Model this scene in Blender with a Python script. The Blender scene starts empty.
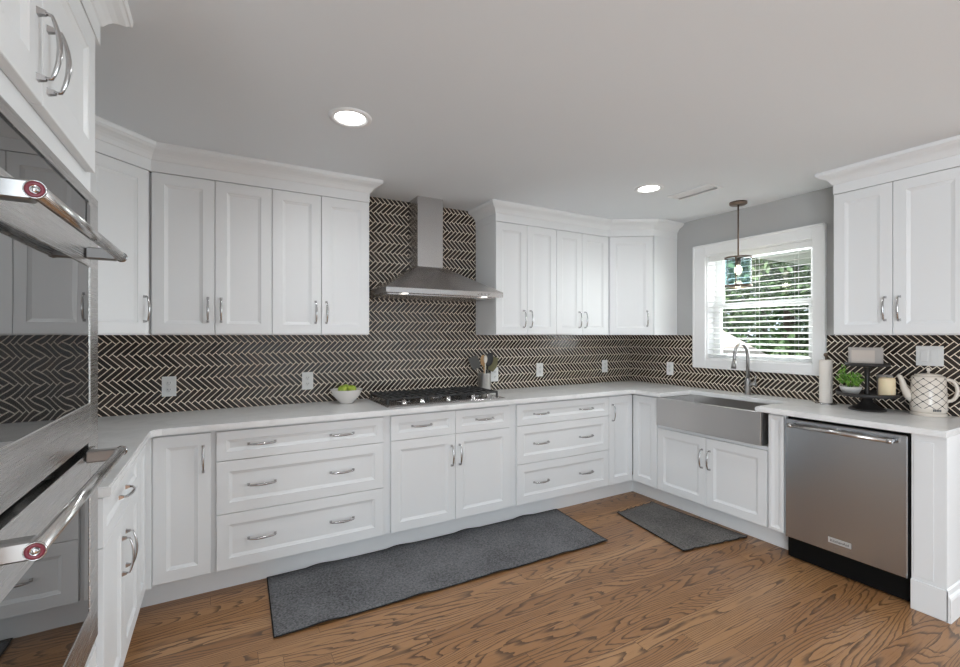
import bpy, bmesh, math, random
from mathutils import Vector, Matrix
random.seed(7)
PI = math.pi
C = bpy.context.scene
COL = C.collection

# ------------------------------------------------------------------ camera, world, light, exposure
cam_d = bpy.data.cameras.new('camera')
cam = bpy.data.objects.new('camera', cam_d); COL.objects.link(cam)
cam.location = (0, 0, 1.372)
cam.rotation_euler = (PI/2, 0, math.radians(60.5-90))
cam_d.sensor_width = 36; cam_d.lens = 458/960*36; cam_d.shift_y = 1.5/960
cam_d.clip_start = 0.02
C.camera = cam

C.view_settings.view_transform = 'Standard'
C.view_settings.look = 'None'
C.view_settings.gamma = 1
C.view_settings.use_curve_mapping = False
C.view_settings.exposure = 1.08

w = bpy.data.worlds.new('sky'); C.world = w; w.use_nodes = True
bg = w.node_tree.nodes['Background']
bg.inputs[0].default_value = (0.80, 0.90, 1.0, 1); bg.inputs[1].default_value = 0.7

LX0 = -0.90
def lamp(name, kind, loc, rot, energy, color=(1, 1, 1), **kw):
    d = bpy.data.lights.new(name, kind); d.energy = energy; d.color = color
    for k, v in kw.items(): setattr(d, k, v)
    o = bpy.data.objects.new(name, d); COL.objects.link(o); o.location = loc; o.rotation_euler = rot
    return o
lamp('sun', 'SUN', (0, 0, 8), (math.radians(38), 0, math.radians(-70)), 3.2, (1, .96, .9), angle=0.02)
# fill lamps in unseen wall openings, both added behind the camera to supply daylight
lamp('rear_daylight_fill', 'AREA', (2.4, -4.35, 1.35), (math.radians(-90), 0, 0), 230, (0.865, 0.94, 1), shape='RECTANGLE', size=4.6, size_y=2.1)
lamp('side_daylight_fill', 'AREA', (7.85, -2.2, 1.3), (math.radians(90), 0, math.radians(90)), 105, (0.865, 0.94, 1), shape='RECTANGLE', size=3.0, size_y=2.0)
lamp('left_daylight_fill', 'AREA', (LX0-.12, -1.75, 1.3), (math.radians(90), 0, math.radians(-90)), 52, (0.865, 0.94, 1), shape='RECTANGLE', size=2.2, size_y=2.0)  # added to brighten the right run
lamp('window_daylight', 'AREA', (3.88, 2.045, 1.62), (math.radians(90), 0, math.radians(90)), 9, (0.95, 0.98, 1), shape='RECTANGLE', size=0.78, size_y=0.84)

CEIL = 2.375
WY, WX, LX = 3.275, 3.605, -0.90

# ------------------------------------------------------------------ materials
def mat(name, color=(.8, .8, .8), rough=.5, metal=0.0, spec=None, **kw):
    m = bpy.data.materials.new(name); m.use_nodes = True
    b = m.node_tree.nodes['Principled BSDF']
    b.inputs['Base Color'].default_value = (*color, 1)
    b.inputs['Roughness'].default_value = rough
    b.inputs['Metallic'].default_value = metal
    for k, v in kw.items(): b.inputs[k.replace('_', ' ')].default_value = v
    return m
class NT:
    def __init__(s, m): s.t = m.node_tree; s.b = s.t.nodes['Principled BSDF']
    def n(s, typ, **kw):
        nd = s.t.nodes.new(typ)
        for k, v in kw.items(): setattr(nd, k, v)
        return nd
    def l(s, a, b): s.t.links.new(a, b)
    def m(s, op, a, b=None, c=None):
        nd = s.t.nodes.new('ShaderNodeMath'); nd.operation = op
        for i, x in enumerate((a, b, c)):
            if x is None: continue
            if isinstance(x, (int, float)): nd.inputs[i].default_value = x
            else: s.l(x, nd.inputs[i])
        return nd.outputs[0]
    def coord(s): return s.n('ShaderNodeTexCoord').outputs['Object']
    def xyz(s, v):
        nd = s.n('ShaderNodeSeparateXYZ'); s.l(v, nd.inputs[0]); return nd.outputs
    def comb(s, x, y, z):
        nd = s.n('ShaderNodeCombineXYZ')
        for i, q in enumerate((x, y, z)):
            if isinstance(q, (int, float)): nd.inputs[i].default_value = q
            else: s.l(q, nd.inputs[i])
        return nd.outputs[0]
    def ramp(s, f, stops):
        nd = s.n('ShaderNodeValToRGB'); s.l(f, nd.inputs[0]); e = nd.color_ramp.elements
        while len(e) < len(stops): e.new(0.5)
        for k, (p, c) in enumerate(stops): e[k].position = p; e[k].color = (*c, 1)
        return nd.outputs[0]
    def mix(s, f, a, b, mode='MIX'):
        nd = s.n('ShaderNodeMix', data_type='RGBA', blend_type=mode)
        for i, q in ((0, f), (6, a), (7, b)):
            if isinstance(q, (int, float)): nd.inputs[i].default_value = q
            elif isinstance(q, tuple): nd.inputs[i].default_value = (*q, 1)
            else: s.l(q, nd.inputs[i])
        return nd.outputs[2]
    def noise(s, vec, scale, detail=2.0, rough=.5, dist=0.0):
        nd = s.n('ShaderNodeTexNoise'); s.l(vec, nd.inputs['Vector'])
        nd.inputs['Scale'].default_value = scale; nd.inputs['Detail'].default_value = detail
        nd.inputs['Roughness'].default_value = rough; nd.inputs['Distortion'].default_value = dist
        return nd.outputs['Fac']
    def white(s, vec):
        nd = s.n('ShaderNodeTexWhiteNoise', noise_dimensions='3D'); s.l(vec, nd.inputs['Vector']); return nd.outputs['Value']
    def bump(s, h, strength, dist):
        nd = s.n('ShaderNodeBump'); nd.inputs['Strength'].default_value = strength; nd.inputs['Distance'].default_value = dist
        s.l(h, nd.inputs['Height']); s.l(nd.outputs[0], s.b.inputs['Normal'])
    def base(s, c): s.l(c, s.b.inputs['Base Color'])
    def rough(s, c): s.l(c, s.b.inputs['Roughness'])
    def smooth(s, v, lo, hi):
        nd = s.n('ShaderNodeMapRange', interpolation_type='SMOOTHSTEP'); s.l(v, nd.inputs[0])
        nd.inputs[1].default_value = lo; nd.inputs[2].default_value = hi
        return nd.outputs[0]

M = {}
M['cabinet'] = mat('white_cabinet_paint', (.82, .828, .832), .38)
M['trim'] = mat('white_trim_paint', (.83, .83, .83), .4)
M['ceiling'] = mat('ceiling_paint', (.79, .82, .845), .9)
M['wall'] = mat('grey_wall_paint', (.46, .46, .455), .85)
M['plastic'] = mat('white_plastic', (.80, .80, .79), .35)
M['plastic_dark'] = mat('socket_slots', (.10, .10, .10), .5)
M['chrome'] = mat('brushed_nickel', (.50, .49, .49), .16, 1.0)
M['faucet'] = mat('brushed_dark_steel', (.36, .355, .35), .32, 1.0)
M['badge'] = mat('satin_badge', (.72, .71, .70), .45, .6)
M['black'] = mat('black_gap', (.004, .004, .004), .6, Specular_IOR_Level=.15)
M['black_metal'] = mat('black_painted_metal', (.02, .018, .017), .45)
M['iron'] = mat('cast_iron', (.03, .03, .03), .45)
M['bronze'] = mat('aged_bronze', (.20, .15, .12), .35, 1.0)
M['inside'] = mat('cabinet_interior_paint', (.70, .69, .68), .5)

def stainless(name, base, rough, axis, aniso=.8):
    m = mat(name, base, rough, 1.0); t = NT(m)
    o = t.coord(); x, y, z = t.xyz(o)
    if axis == 'z': v = t.comb(t.m('MULTIPLY', x, 700), t.m('MULTIPLY', y, 700), t.m('MULTIPLY', z, 6))
    else: v = t.comb(t.m('MULTIPLY', x, 6), t.m('MULTIPLY', y, 6), t.m('MULTIPLY', z, 700))
    nz = t.noise(v, 1.0, 2)
    t.rough(t.m('ADD', rough-.03, t.m('MULTIPLY', nz, .06)))
    t.bump(nz, .008, .001)
    tg = t.n('ShaderNodeTangent', direction_type='RADIAL', axis='Z'); t.l(tg.outputs[0], t.b.inputs['Tangent'])
    t.b.inputs['Anisotropic'].default_value = aniso; t.b.inputs['Anisotropic Rotation'].default_value = .25
    return m
M['steel'] = stainless('stainless_steel', (.53, .51, .50), .25, 'h')
M['steel_v'] = stainless('stainless_steel_vertical', (.54, .57, .60), .22, 'h', .85)
M['steel_sink'] = stainless('sink_steel', (.58, .565, .555), .30, 'h')
M['steel_oven'] = stainless('oven_steel', (.60, .59, .58), .27, 'h')

def tile_mat(name, axis, sign):
    m = mat(name, (.05, .04, .03), .2); t = NT(m)
    o = t.coord(); xyz = t.xyz(o)
    W, L, g = .0255, .102, .0042
    a = t.m('MULTIPLY', xyz[axis], sign)
    b = t.m('SUBTRACT', xyz[2], 1.2455)
    s = 1/math.sqrt(2)
    p = t.m('ADD', t.m('MULTIPLY', t.m('SUBTRACT', a, b), s), 20.0)
    q = t.m('ADD', t.m('MULTIPLY', t.m('ADD', a, b), s), 20.0)
    fq = t.m('FLOOR', t.m('DIVIDE', q, W)); fp = t.m('FLOOR', t.m('DIVIDE', p, W))
    qm = t.m('SUBTRACT', q, t.m('MULTIPLY', fq, W)); pm = t.m('SUBTRACT', p, t.m('MULTIPLY', fp, W))
    xh = t.m('SUBTRACT', p, t.m('MULTIPLY', fq, W))
    yv = t.m('SUBTRACT', q, t.m('MULTIPLY', t.m('ADD', fp, 1.0), W))
    kh = t.m('FLOOR', t.m('DIVIDE', xh, 2*L)); kv = t.m('FLOOR', t.m('DIVIDE', yv, 2*L))
    xm = t.m('SUBTRACT', xh, t.m('MULTIPLY', kh, 2*L)); ym = t.m('SUBTRACT', yv, t.m('MULTIPLY', kv, 2*L))
    isH = t.m('LESS_THAN', xm, L)
    def edge(v, w): return t.m('MINIMUM', v, t.m('SUBTRACT', w, v))
    dH = t.m('MINIMUM', edge(xm, L), edge(qm, W)); dV = t.m('MINIMUM', edge(ym, L), edge(pm, W))
    nd = t.n('ShaderNodeMix', data_type='FLOAT'); t.l(isH, nd.inputs[0]); t.l(dV, nd.inputs[2]); t.l(dH, nd.inputs[3])
    d = nd.outputs[0]
    idH = t.comb(fq, kh, 3.0); idV = t.comb(fp, kv, 9.0)
    nv = t.n('ShaderNodeMix', data_type='VECTOR'); t.l(isH, nv.inputs[0]); t.l(idV, nv.inputs[4]); t.l(idH, nv.inputs[5])
    r = t.white(nv.outputs[1])
    tile = t.ramp(r, [(0, (.020, .015, .012)), (.4, (.042, .031, .024)), (.75, (.030, .025, .022)), (1, (.062, .046, .036))])
    nz = t.noise(o, 60, 3)
    tile = t.mix(.35, tile, t.mix(1.0, tile, t.ramp(nz, [(.3, (.5, .45, .4)), (.7, (1.6, 1.5, 1.4))]), 'MULTIPLY'))
    mask = t.smooth(d, g*.42, g*.62)
    t.base(t.mix(mask, (.92, .81, .67), tile))
    rr = t.m('ADD', .08, t.m('MULTIPLY', r, .14))
    nr = t.n('ShaderNodeMix', data_type='FLOAT'); t.l(mask, nr.inputs[0]); nr.inputs[2].default_value = .8; t.l(rr, nr.inputs[3])
    t.rough(nr.outputs[0])
    h = t.m('ADD', t.smooth(d, g*.4, g*1.6), t.m('MULTIPLY', t.noise(o, 25, 1), .5))
    t.bump(h, .5, .002)
    return m
M['tile_back'] = tile_mat('dark_herringbone_tile', 0, 1.0)
M['tile_right'] = tile_mat('dark_herringbone_tile_side', 1, -1.0)

def floor_mat():
    m = mat('oak_floorboards', (.3, .15, .07), .3); t = NT(m)
    o = t.coord(); x, y, z = t.xyz(o)
    W = .083
    row = t.m('FLOOR', t.m('DIVIDE', t.m('ADD', y, 10.0), W))
    r1 = t.white(t.comb(row, 1.0, 0.0))
    xs = t.m('ADD', t.m('ADD', x, 20.0), t.m('MULTIPLY', r1, 3.0))
    LEN = 1.35
    colm = t.m('FLOOR', t.m('DIVIDE', xs, LEN))
    rid = t.white(t.comb(row, colm, 4.0)); rid2 = t.white(t.comb(row, colm, 8.0))
    ym = t.m('SUBTRACT', t.m('DIVIDE', t.m('ADD', y, 10.0), W), row)
    xm = t.m('SUBTRACT', t.m('DIVIDE', xs, LEN), colm)
    # cathedral grain: contour lines of a noise field stretched along the board
    gx = t.m('MULTIPLY', x, .8); gy = t.m('ADD', t.m('MULTIPLY', y, 7.0), t.m('MULTIPLY', rid, 37.0))
    fld = t.noise(t.comb(gx, gy, t.m('MULTIPLY', rid2, 50.0)), 1.0, .6, .5, .05)
    fld = t.m('ADD', fld, t.m('MULTIPLY', t.noise(t.comb(t.m('MULTIPLY', x, 7.0), t.m('MULTIPLY', y, 40.0), rid), 1.0, 2), .035))
    lines = t.m('FRACT', t.m('MULTIPLY', fld, 24.0))
    ln = t.smooth(lines, .58, .95)
    fall = t.smooth(lines, .985, 1.0)
    ln = t.m('SUBTRACT', ln, fall)
    pores = t.noise(t.comb(t.m('MULTIPLY', x, 9.0), t.m('MULTIPLY', y, 260.0), rid), 1.0, 3, .6)
    pr = t.smooth(pores, .52, .72)
    blot = t.noise(t.comb(t.m('MULTIPLY', x, 1.2), t.m('MULTIPLY', y, 3.0), 0.0), 1.0, 2)
    tone = t.ramp(t.m('ADD', t.m('MULTIPLY', rid, .65), t.m('MULTIPLY', blot, .35)),
                  [(0.1, (.28, .132, .050)), (.5, (.375, .188, .078)), (.9, (.455, .248, .112))])
    c = t.mix(t.m('MULTIPLY', ln, .76), tone, (.055, .026, .013))
    c = t.mix(t.m('MULTIPLY', pr, .40), c, (.075, .036, .018))
    seam = t.m('MINIMUM', t.m('MULTIPLY', t.m('MINIMUM', ym, t.m('SUBTRACT', 1.0, ym)), W),
               t.m('MULTIPLY', t.m('MINIMUM', xm, t.m('SUBTRACT', 1.0, xm)), LEN))
    sm = t.smooth(seam, .0002, .0012)
    c = t.mix(sm, (.05, .026, .014), c)
    t.base(c)
    t.rough(t.m('ADD', .30, t.m('MULTIPLY', pr, .12)))
    t.bump(t.m('SUBTRACT', t.m('MULTIPLY', sm, 1.0), t.m('MULTIPLY', ln, .2)), .12, .001)
    return m
M['floor'] = floor_mat()

def quartz():
    m = mat('white_quartz', (.8, .79, .78), .22); t = NT(m); o = t.coord()
    n = t.noise(o, 7, 6, .6, .8)
    t.base(t.ramp(n, [(.35, (.78, .775, .77)), (.5, (.85, .845, .84)), (.7, (.88, .875, .87))]))
    return m
M['quartz'] = quartz()

def rug_mat(name, c0, c1):
    m = mat(name, c0, .95); t = NT(m); o = t.coord()
    x, y, z = t.xyz(o)
    n = t.noise(o, 85, 3, .75); n2 = t.noise(o, 3, 2)
    weave = t.noise(t.comb(t.m('MULTIPLY', x, 90), t.m('MULTIPLY', y, 260), 0.0), 1.0, 2)
    f = t.m('ADD', t.m('MULTIPLY', n, .6), t.m('MULTIPLY', weave, .4))
    c = t.ramp(f, [(.36, c0), (.64, c1)])
    t.base(t.mix(.25, c, t.ramp(n2, [(.3, c0), (.7, c1)])))
    t.bump(f, .9, .004)
    return m
M['rug'] = rug_mat('grey_woven_runner', (.022, .022, .024), (.26, .26, .27))
M['mat'] = rug_mat('grey_brown_woven_mat', (.030, .027, .025), (.24, .226, .214))
M['rug_edge'] = mat('black_rug_binding', (.012, .011, .010), .9)

def oven_glass():
    m = mat('black_oven_glass', (.012, .012, .012), .015); t = NT(m)
    t.b.inputs['IOR'].default_value = 3.3
    o = t.coord(); t.bump(t.noise(o, 6.5, 0), .05, .01)
    return m
M['oven_glass'] = oven_glass()
def clear_glass(name, tint, refl):
    m = bpy.data.materials.new(name); m.use_nodes = True; nt = m.node_tree
    for n in list(nt.nodes): nt.nodes.remove(n)
    out = nt.nodes.new('ShaderNodeOutputMaterial'); mx = nt.nodes.new('ShaderNodeMixShader')
    tr = nt.nodes.new('ShaderNodeBsdfTransparent'); gl = nt.nodes.new('ShaderNodeBsdfGlossy'); lw = nt.nodes.new('ShaderNodeLayerWeight')
    p1 = nt.nodes.new('ShaderNodeMath'); p1.operation = 'POWER'; p1.inputs[1].default_value = 4
    p2 = nt.nodes.new('ShaderNodeMath'); p2.operation = 'MULTIPLY_ADD'; p2.inputs[1].default_value = refl; p2.inputs[2].default_value = .04
    tr.inputs[0].default_value = (*tint, 1); gl.inputs['Roughness'].default_value = .02; lw.inputs[0].default_value = .5
    nt.links.new(lw.outputs['Facing'], p1.inputs[0]); nt.links.new(p1.outputs[0], p2.inputs[0])
    nt.links.new(p2.outputs[0], mx.inputs[0]); nt.links.new(tr.outputs[0], mx.inputs[1]); nt.links.new(gl.outputs[0], mx.inputs[2])
    nt.links.new(mx.outputs[0], out.inputs[0])
    return m
M['pane'] = clear_glass('window_glass', (.96, .98, .97), .4)
M['shade_glass'] = clear_glass('pendant_glass', (.76, .90, .96), .35)
def emit(name, col, s):
    m = mat(name, (.9, .9, .9), .5); b = m.node_tree.nodes['Principled BSDF']
    b.inputs['Emission Color'].default_value = (*col, 1); b.inputs['Emission Strength'].default_value = s
    return m
M['lamp'] = emit('lit_downlight', (1, .98, .95), 6.0)
M['bulb'] = emit('lit_bulb', (1, .78, .50), 4.0)
M['hood_lamp'] = emit('lit_hood_lamp', (1, .97, .9), 1.0)

# ------------------------------------------------------------------ mesh helpers
class MB:
    def __init__(s): s.bm = bmesh.new()
    def box(s, x0, x1, y0, y1, z0, z1, bevel=0.0, mtx=None):
        b = bmesh.new()
        vs = [b.verts.new((x, y, z)) for x in (x0, x1) for y in (y0, y1) for z in (z0, z1)]
        for f in ((0, 1, 3, 2), (4, 6, 7, 5), (0, 4, 5, 1), (2, 3, 7, 6), (0, 2, 6, 4), (1, 5, 7, 3)): b.faces.new([vs[i] for i in f])
        bmesh.ops.recalc_face_normals(b, faces=b.faces)
        if bevel: bmesh.ops.bevel(b, geom=b.edges[:], offset=bevel, segments=1, affect='EDGES')
        s.merge(b, mtx); return s
    def merge(s, b, mtx=None):
        if mtx is not None: b.transform(mtx)
        me = bpy.data.meshes.new('tmp'); b.to_mesh(me); b.free(); s.bm.from_mesh(me); bpy.data.meshes.remove(me)
    def prism(s, poly, z0, z1, bevel=0.0, mtx=None):
        b = bmesh.new()
        lo = [b.verts.new((x, y, z0)) for x, y in poly]; hi = [b.verts.new((x, y, z1)) for x, y in poly]
        n = len(poly); b.faces.new(lo); b.faces.new(hi)
        for i in range(n): b.faces.new((lo[i], lo[(i+1) % n], hi[(i+1) % n], hi[i]))
        bmesh.ops.recalc_face_normals(b, faces=b.faces)
        if bevel:
            es = [e for e in b.edges if abs(e.verts[0].co.z-e.verts[1].co.z) < 1e-6]
            bmesh.ops.bevel(b, geom=es, offset=bevel, segments=2, affect='EDGES')
        s.merge(b, mtx); return s
    def lathe(s, prof, c=(0, 0, 0), n=32, mtx=None, smooth=True):
        b = bmesh.new(); rings = []
        for r, z in prof:
            if r < 1e-6: rings.append([b.verts.new((c[0], c[1], c[2]+z))])
            else: rings.append([b.verts.new((c[0]+r*math.cos(2*PI*i/n), c[1]+r*math.sin(2*PI*i/n), c[2]+z)) for i in range(n)])
        for a, d in zip(rings, rings[1:]):
            for i in range(n):
                j = (i+1) % n
                if len(a) == 1 and len(d) == 1: continue
                if len(a) == 1: f = b.faces.new((a[0], d[i], d[j]))
                elif len(d) == 1: f = b.faces.new((a[i], d[0], a[j]))
                else: f = b.faces.new((a[i], d[i], d[j], a[j]))
                f.smooth = smooth
        bmesh.ops.recalc_face_normals(b, faces=b.faces)
        s.merge(b, mtx); return s
    def tube(s, path, r, n=12, cap=True, smooth=True, flat=1.0):
        b = bmesh.new(); P = [Vector(p) for p in path]; rings = []
        up = None
        for i, p in enumerate(P):
            t = (P[min(i+1, len(P)-1)]-P[max(i-1, 0)]).normalized()
            if up is None:
                up = Vector((0, 0, 1)) if abs(t.z) < .9 else Vector((1, 0, 0))
            u = t.cross(up)
            if u.length < 1e-5: u = t.cross(Vector((0, 1, 0)))
            u.normalize(); v = u.cross(t).normalized(); up = v
            rr = r[i] if isinstance(r, (list, tuple)) else r
            rings.append([b.verts.new(p+(u*math.cos(2*PI*k/n)+v*flat*math.sin(2*PI*k/n))*rr) for k in range(n)])
        for a, d in zip(rings, rings[1:]):
            for i in range(n):
                f = b.faces.new((a[i], a[(i+1) % n], d[(i+1) % n], d[i])); f.smooth = smooth
        if cap: b.faces.new(rings[0]); b.faces.new(rings[-1])
        bmesh.ops.recalc_face_normals(b, faces=b.faces)
        s.merge(b); return s
    def sphere(s, c, r, sc=(1, 1, 1), n=16):
        b = bmesh.new(); bmesh.ops.create_uvsphere(b, u_segments=n, v_segments=n*2//3, radius=r)
        for f in b.faces: f.smooth = True
        b.transform(Matrix.Translation(c) @ Matrix.Diagonal((*sc, 1))); s.merge(b); return s
    def mesh(s, name):
        me = bpy.data.meshes.new(name); s.bm.to_mesh(me); s.bm.free(); return me
def put(name, mesh, m, parent=None, loc=(0, 0, 0), rot=(0, 0, 0)):
    if isinstance(mesh, MB): mesh = mesh.mesh(name)
    if m is not None and not mesh.materials: mesh.materials.append(m)
    o = bpy.data.objects.new(name, mesh); COL.objects.link(o); o.parent = parent
    o.location = loc; o.rotation_euler = rot
    return o
def tag(o, label, cat, group=None):
    o['label'] = label; o['category'] = cat
    if group: o['group'] = group
    return o
def thing(name, label, cat, loc=(0, 0, 0), rz=0.0, group=None):
    o = bpy.data.objects.new(name, None); COL.objects.link(o); o.location = loc; o.rotation_euler = (0, 0, rz)
    o.empty_display_size = .1
    return tag(o, label, cat, group)
def struct(name, mb, m, parent=None):
    o = put(name, mb, m, parent)
    if parent is None: o['kind'] = 'structure'
    return o
def text_mesh(s, size, depth):
    cu = bpy.data.curves.new('lettering', 'FONT'); cu.body = s; cu.size = size; cu.extrude = depth; cu.align_x = 'CENTER'; cu.align_y = 'CENTER'
    o = bpy.data.objects.new('lettering', cu); COL.objects.link(o)
    dg = bpy.context.evaluated_depsgraph_get(); me = bpy.data.meshes.new_from_object(o.evaluated_get(dg))
    bpy.data.objects.remove(o); bpy.data.curves.remove(cu)
    return me

# ------------------------------------------------------------------ room shell
struct('floor', MB().box(LX-.15, 8, -4.4, WY+.15, -.08, 0), M['floor'])
struct('ceiling', MB().box(LX-.15, 8, -4.4, WY+.15, CEIL, CEIL+.2), M['ceiling'])
struct('wall_back', MB().box(LX-.15, WX+.16, WY, WY+.15, 0, CEIL), M['tile_back'])
struct('wall_left', MB().box(LX-.15, LX, -4.4, -2.9, 0, CEIL).box(LX-.15, LX, -.6, WY, 0, CEIL).box(LX-.15, LX, -2.9, -.6, 0, .28).box(LX-.15, LX, -2.9, -.6, 2.3, CEIL), M['wall'])
# window hole in the right wall
HY0, HY1, HZ0, HZ1 = 1.632, 2.452, 1.160, 2.05
struct('wall_right', MB().box(WX, WX+.16, .55, WY, 0, HZ0).box(WX, WX+.16, .55, WY, HZ1, CEIL)
       .box(WX, WX+.16, .55, HY0, HZ0, HZ1).box(WX, WX+.16, HY1, WY, HZ0, HZ1), M['wall'])
struct('wall_passage', MB().box(WX+.16, 8, .55, .71, 0, CEIL), M['wall'])
struct('wall_rear', MB().box(LX, .1, -4.4, -4.25, 0, CEIL).box(4.7, 8, -4.4, -4.25, 0, CEIL).box(.1, 4.7, -4.4, -4.25, 0, .25)
       .box(.1, 4.7, -4.4, -4.25, 2.3, CEIL), M['wall'])
struct('wall_far', MB().box(7.75, 8, -4.25, -3.7, 0, CEIL).box(7.75, 8, -.7, .55, 0, CEIL).box(7.75, 8, -3.7, -.7, 0, .3)
       .box(7.75, 8, -3.7, -.7, 2.25, CEIL), M['wall'])
# tiled splash on the right wall, notched round the window casing
struct('trim_1', MB().box(WX-.006, WX-.0005, .80, WY-.001, .9145, 1.094).box(WX-.006, WX-.0005, 2.562, WY-.001, 1.094, 1.371)
       .box(WX-.006, WX-.0005, .80, 1.558, 1.094, 1.371), M['tile_right'])

# ------------------------------------------------------------------ window, blind
win = bpy.data.objects.new('window_1', None); COL.objects.link(win); win.location = (WX, (HY0+HY1)/2, HZ0); win['kind'] = 'structure'
def wput(name, mb, m):
    o = put(name, mb, m, win); o.location = (-win.location.x, -win.location.y, -win.location.z); return o
cs = MB()
OY0, OY1, OZ0, OZ1 = 1.560, 2.560, 1.095, 2.135
X0, X1 = WX-.022, WX-.0005
cs.box(X0, X1, OY0, HY0+.005, OZ0, OZ1, .003).box(X0, X1, HY1-.005, OY1, OZ0, OZ1, .003)
cs.box(X0, X1, HY0+.005, HY1-.005, HZ1-.005, OZ1, .003).box(X0, X1, HY0+.005, HY1-.005, OZ0, HZ0+.005, .003)
for a in ((OY0-.004, OY0+.014, OZ0, OZ1), (OY1-.014, OY1+.004, OZ0, OZ1), (OY0, OY1, OZ1-.014, OZ1+.004), (OY0, OY1, OZ0-.004, OZ0+.014)):
    cs.box(X0-.006, X1, *a, .003)
wput('casing', cs, M['trim'])
jb = MB()
jb.box(WX, WX+.155, HY0+.0005, HY0+.012, HZ0, HZ1).box(WX, WX+.155, HY1-.012, HY1-.0005, HZ0, HZ1)
jb.box(WX, WX+.155, HY0+.012, HY1-.012, HZ1-.012, HZ1).box(WX-.012, WX+.155, HY0+.012, HY1-.012, HZ0, HZ0+.018)
wput('jamb', jb, M['trim'])
def sash(nm, x0, x1, z0, z1, bot, top):
    f = MB(); st = .062
    f.box(x0, x1, HY0+.013, HY0+.013+st, z0, z1).box(x0, x1, HY1-.013-st, HY1-.013, z0, z1)
    f.box(x0, x1, HY0+.013+st, HY1-.013-st, z0, z0+bot).box(x0, x1, HY0+.013+st, HY1-.013-st, z1-top, z1)
    o = wput(nm, f, M['trim'])
    xm = (x0+x1)/2
    put('pane', MB().box(xm-.003, xm+.003, HY0+.0752, HY1-.0752, z0+bot, z1-top), M['pane'], o)
sash('upper_sash', WX+.115, WX+.145, 1.595, HZ1-.013, .045, .034)
sash('lower_sash', WX+.083, WX+.113, HZ0+.019, 1.64, .040, .045)
blind = thing('window_blind', 'white horizontal slatted blind hanging open in the window over the sink', 'blind', (WX+.035, (HY0+HY1)/2, HZ1-.013))
def bput(n, mb, m): return put(n, mb, m, blind)
hw = (HY1-HY0)/2-.016
bput('head_rail', MB().box(-.028, .028, -hw, hw, -.045, 0, .003), M['plastic'])
sl = MB(); nsl = 18
for i in range(nsl):
    z = -.072-i*.0445
    mt = Matrix.Translation((0, 0, z)) @ Matrix.Rotation(math.radians(-9), 4, 'Y')
    sl.box(-.025, .025, -hw, hw, -.0018, .0018, 0, mt)
bput('slats', sl, M['plastic'])
zb = -.072-nsl*.0445
bput('bottom_rail', MB().box(-.025, .025, -hw, hw, zb-.008, zb+.010, .003), M['plastic'])
for yy in (-.28, 0, .28):
    bput('cord', MB().tube([(-.0265, yy, -.044), (-.0265, yy, zb)], .0009, 6), M['plastic'])
    bput('cord', MB().tube([(.0265, yy, -.044), (.0265, yy, zb)], .0009, 6), M['plastic'])

# ------------------------------------------------------------------ crown mouldings (swept, mitred)
PROF = [(-.02, 2.2375), (.001, 2.2375), (.001, 2.296), (.006, 2.299), (.010, 2.306), (.016, 2.316), (.026, 2.328), (.040, 2.337), (.055, 2.344),
        (.063, 2.352), (.068, 2.353), (.071, 2.362), (.071, CEIL-.0005), (-.02, CEIL-.0005)]
def sweep(path, prof):
    b = bmesh.new(); n = len(path); rings = []
    def nrm(a, c): d = (Vector(c)-Vector(a)).normalized(); return Vector((d.y, -d.x))
    for i, p in enumerate(path):
        if i == 0: o = nrm(path[0], path[1])
        elif i == n-1: o = nrm(path[-2], path[-1])
        else:
            n1, n2 = nrm(path[i-1], p), nrm(p, path[i+1]); o = (n1+n2)/(1+n1.dot(n2))
        rings.append([b.verts.new((p[0]+o.x*a, p[1]+o.y*a, z)) for a, z in prof])
    k = len(prof)
    for a, c in zip(rings, rings[1:]):
        for i in range(k): b.faces.new((a[i], a[(i+1) % k], c[(i+1) % k], c[i]))
    b.faces.new(rings[0]); b.faces.new(rings[-1])
    bmesh.ops.recalc_face_normals(b, faces=b.faces)
    m = MB(); m.merge(b); return m
UY, UX, DX, RX, BY = 2.96, 3.29, -.315, 3.03, 2.735      # front planes of doors: back uppers, right uppers, left run, right run, back run
struct('trim_2', sweep([(-.60, 2.681), (-.321, UY), (.845, UY), (.845, WY-.001)], PROF), M['cabinet'])
struct('trim_3', sweep([(1.812, WY-.001), (1.812, UY), (2.975, UY), (3.29, 2.735), (WX-.001, 2.735)], PROF), M['cabinet'])
struct('trim_4', sweep([(WX-.001, 1.386), (UX, 1.386), (UX, .79), (WX-.001, .79)], PROF), M['cabinet'])
struct('trim_5', sweep([(DX, .66), (DX, 1.752), (LX+.001, 1.752)], PROF), M['cabinet'])
# toe kicks
struct('trim_6', MB().box(-.435, 3.15, 2.843, 2.861, 0, .139).box(3.15, 3.168, 1.539, 2.861, 0, .139).box(-.435, -.417, .66, 2.843, 0, .139), M['cabinet'])

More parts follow.
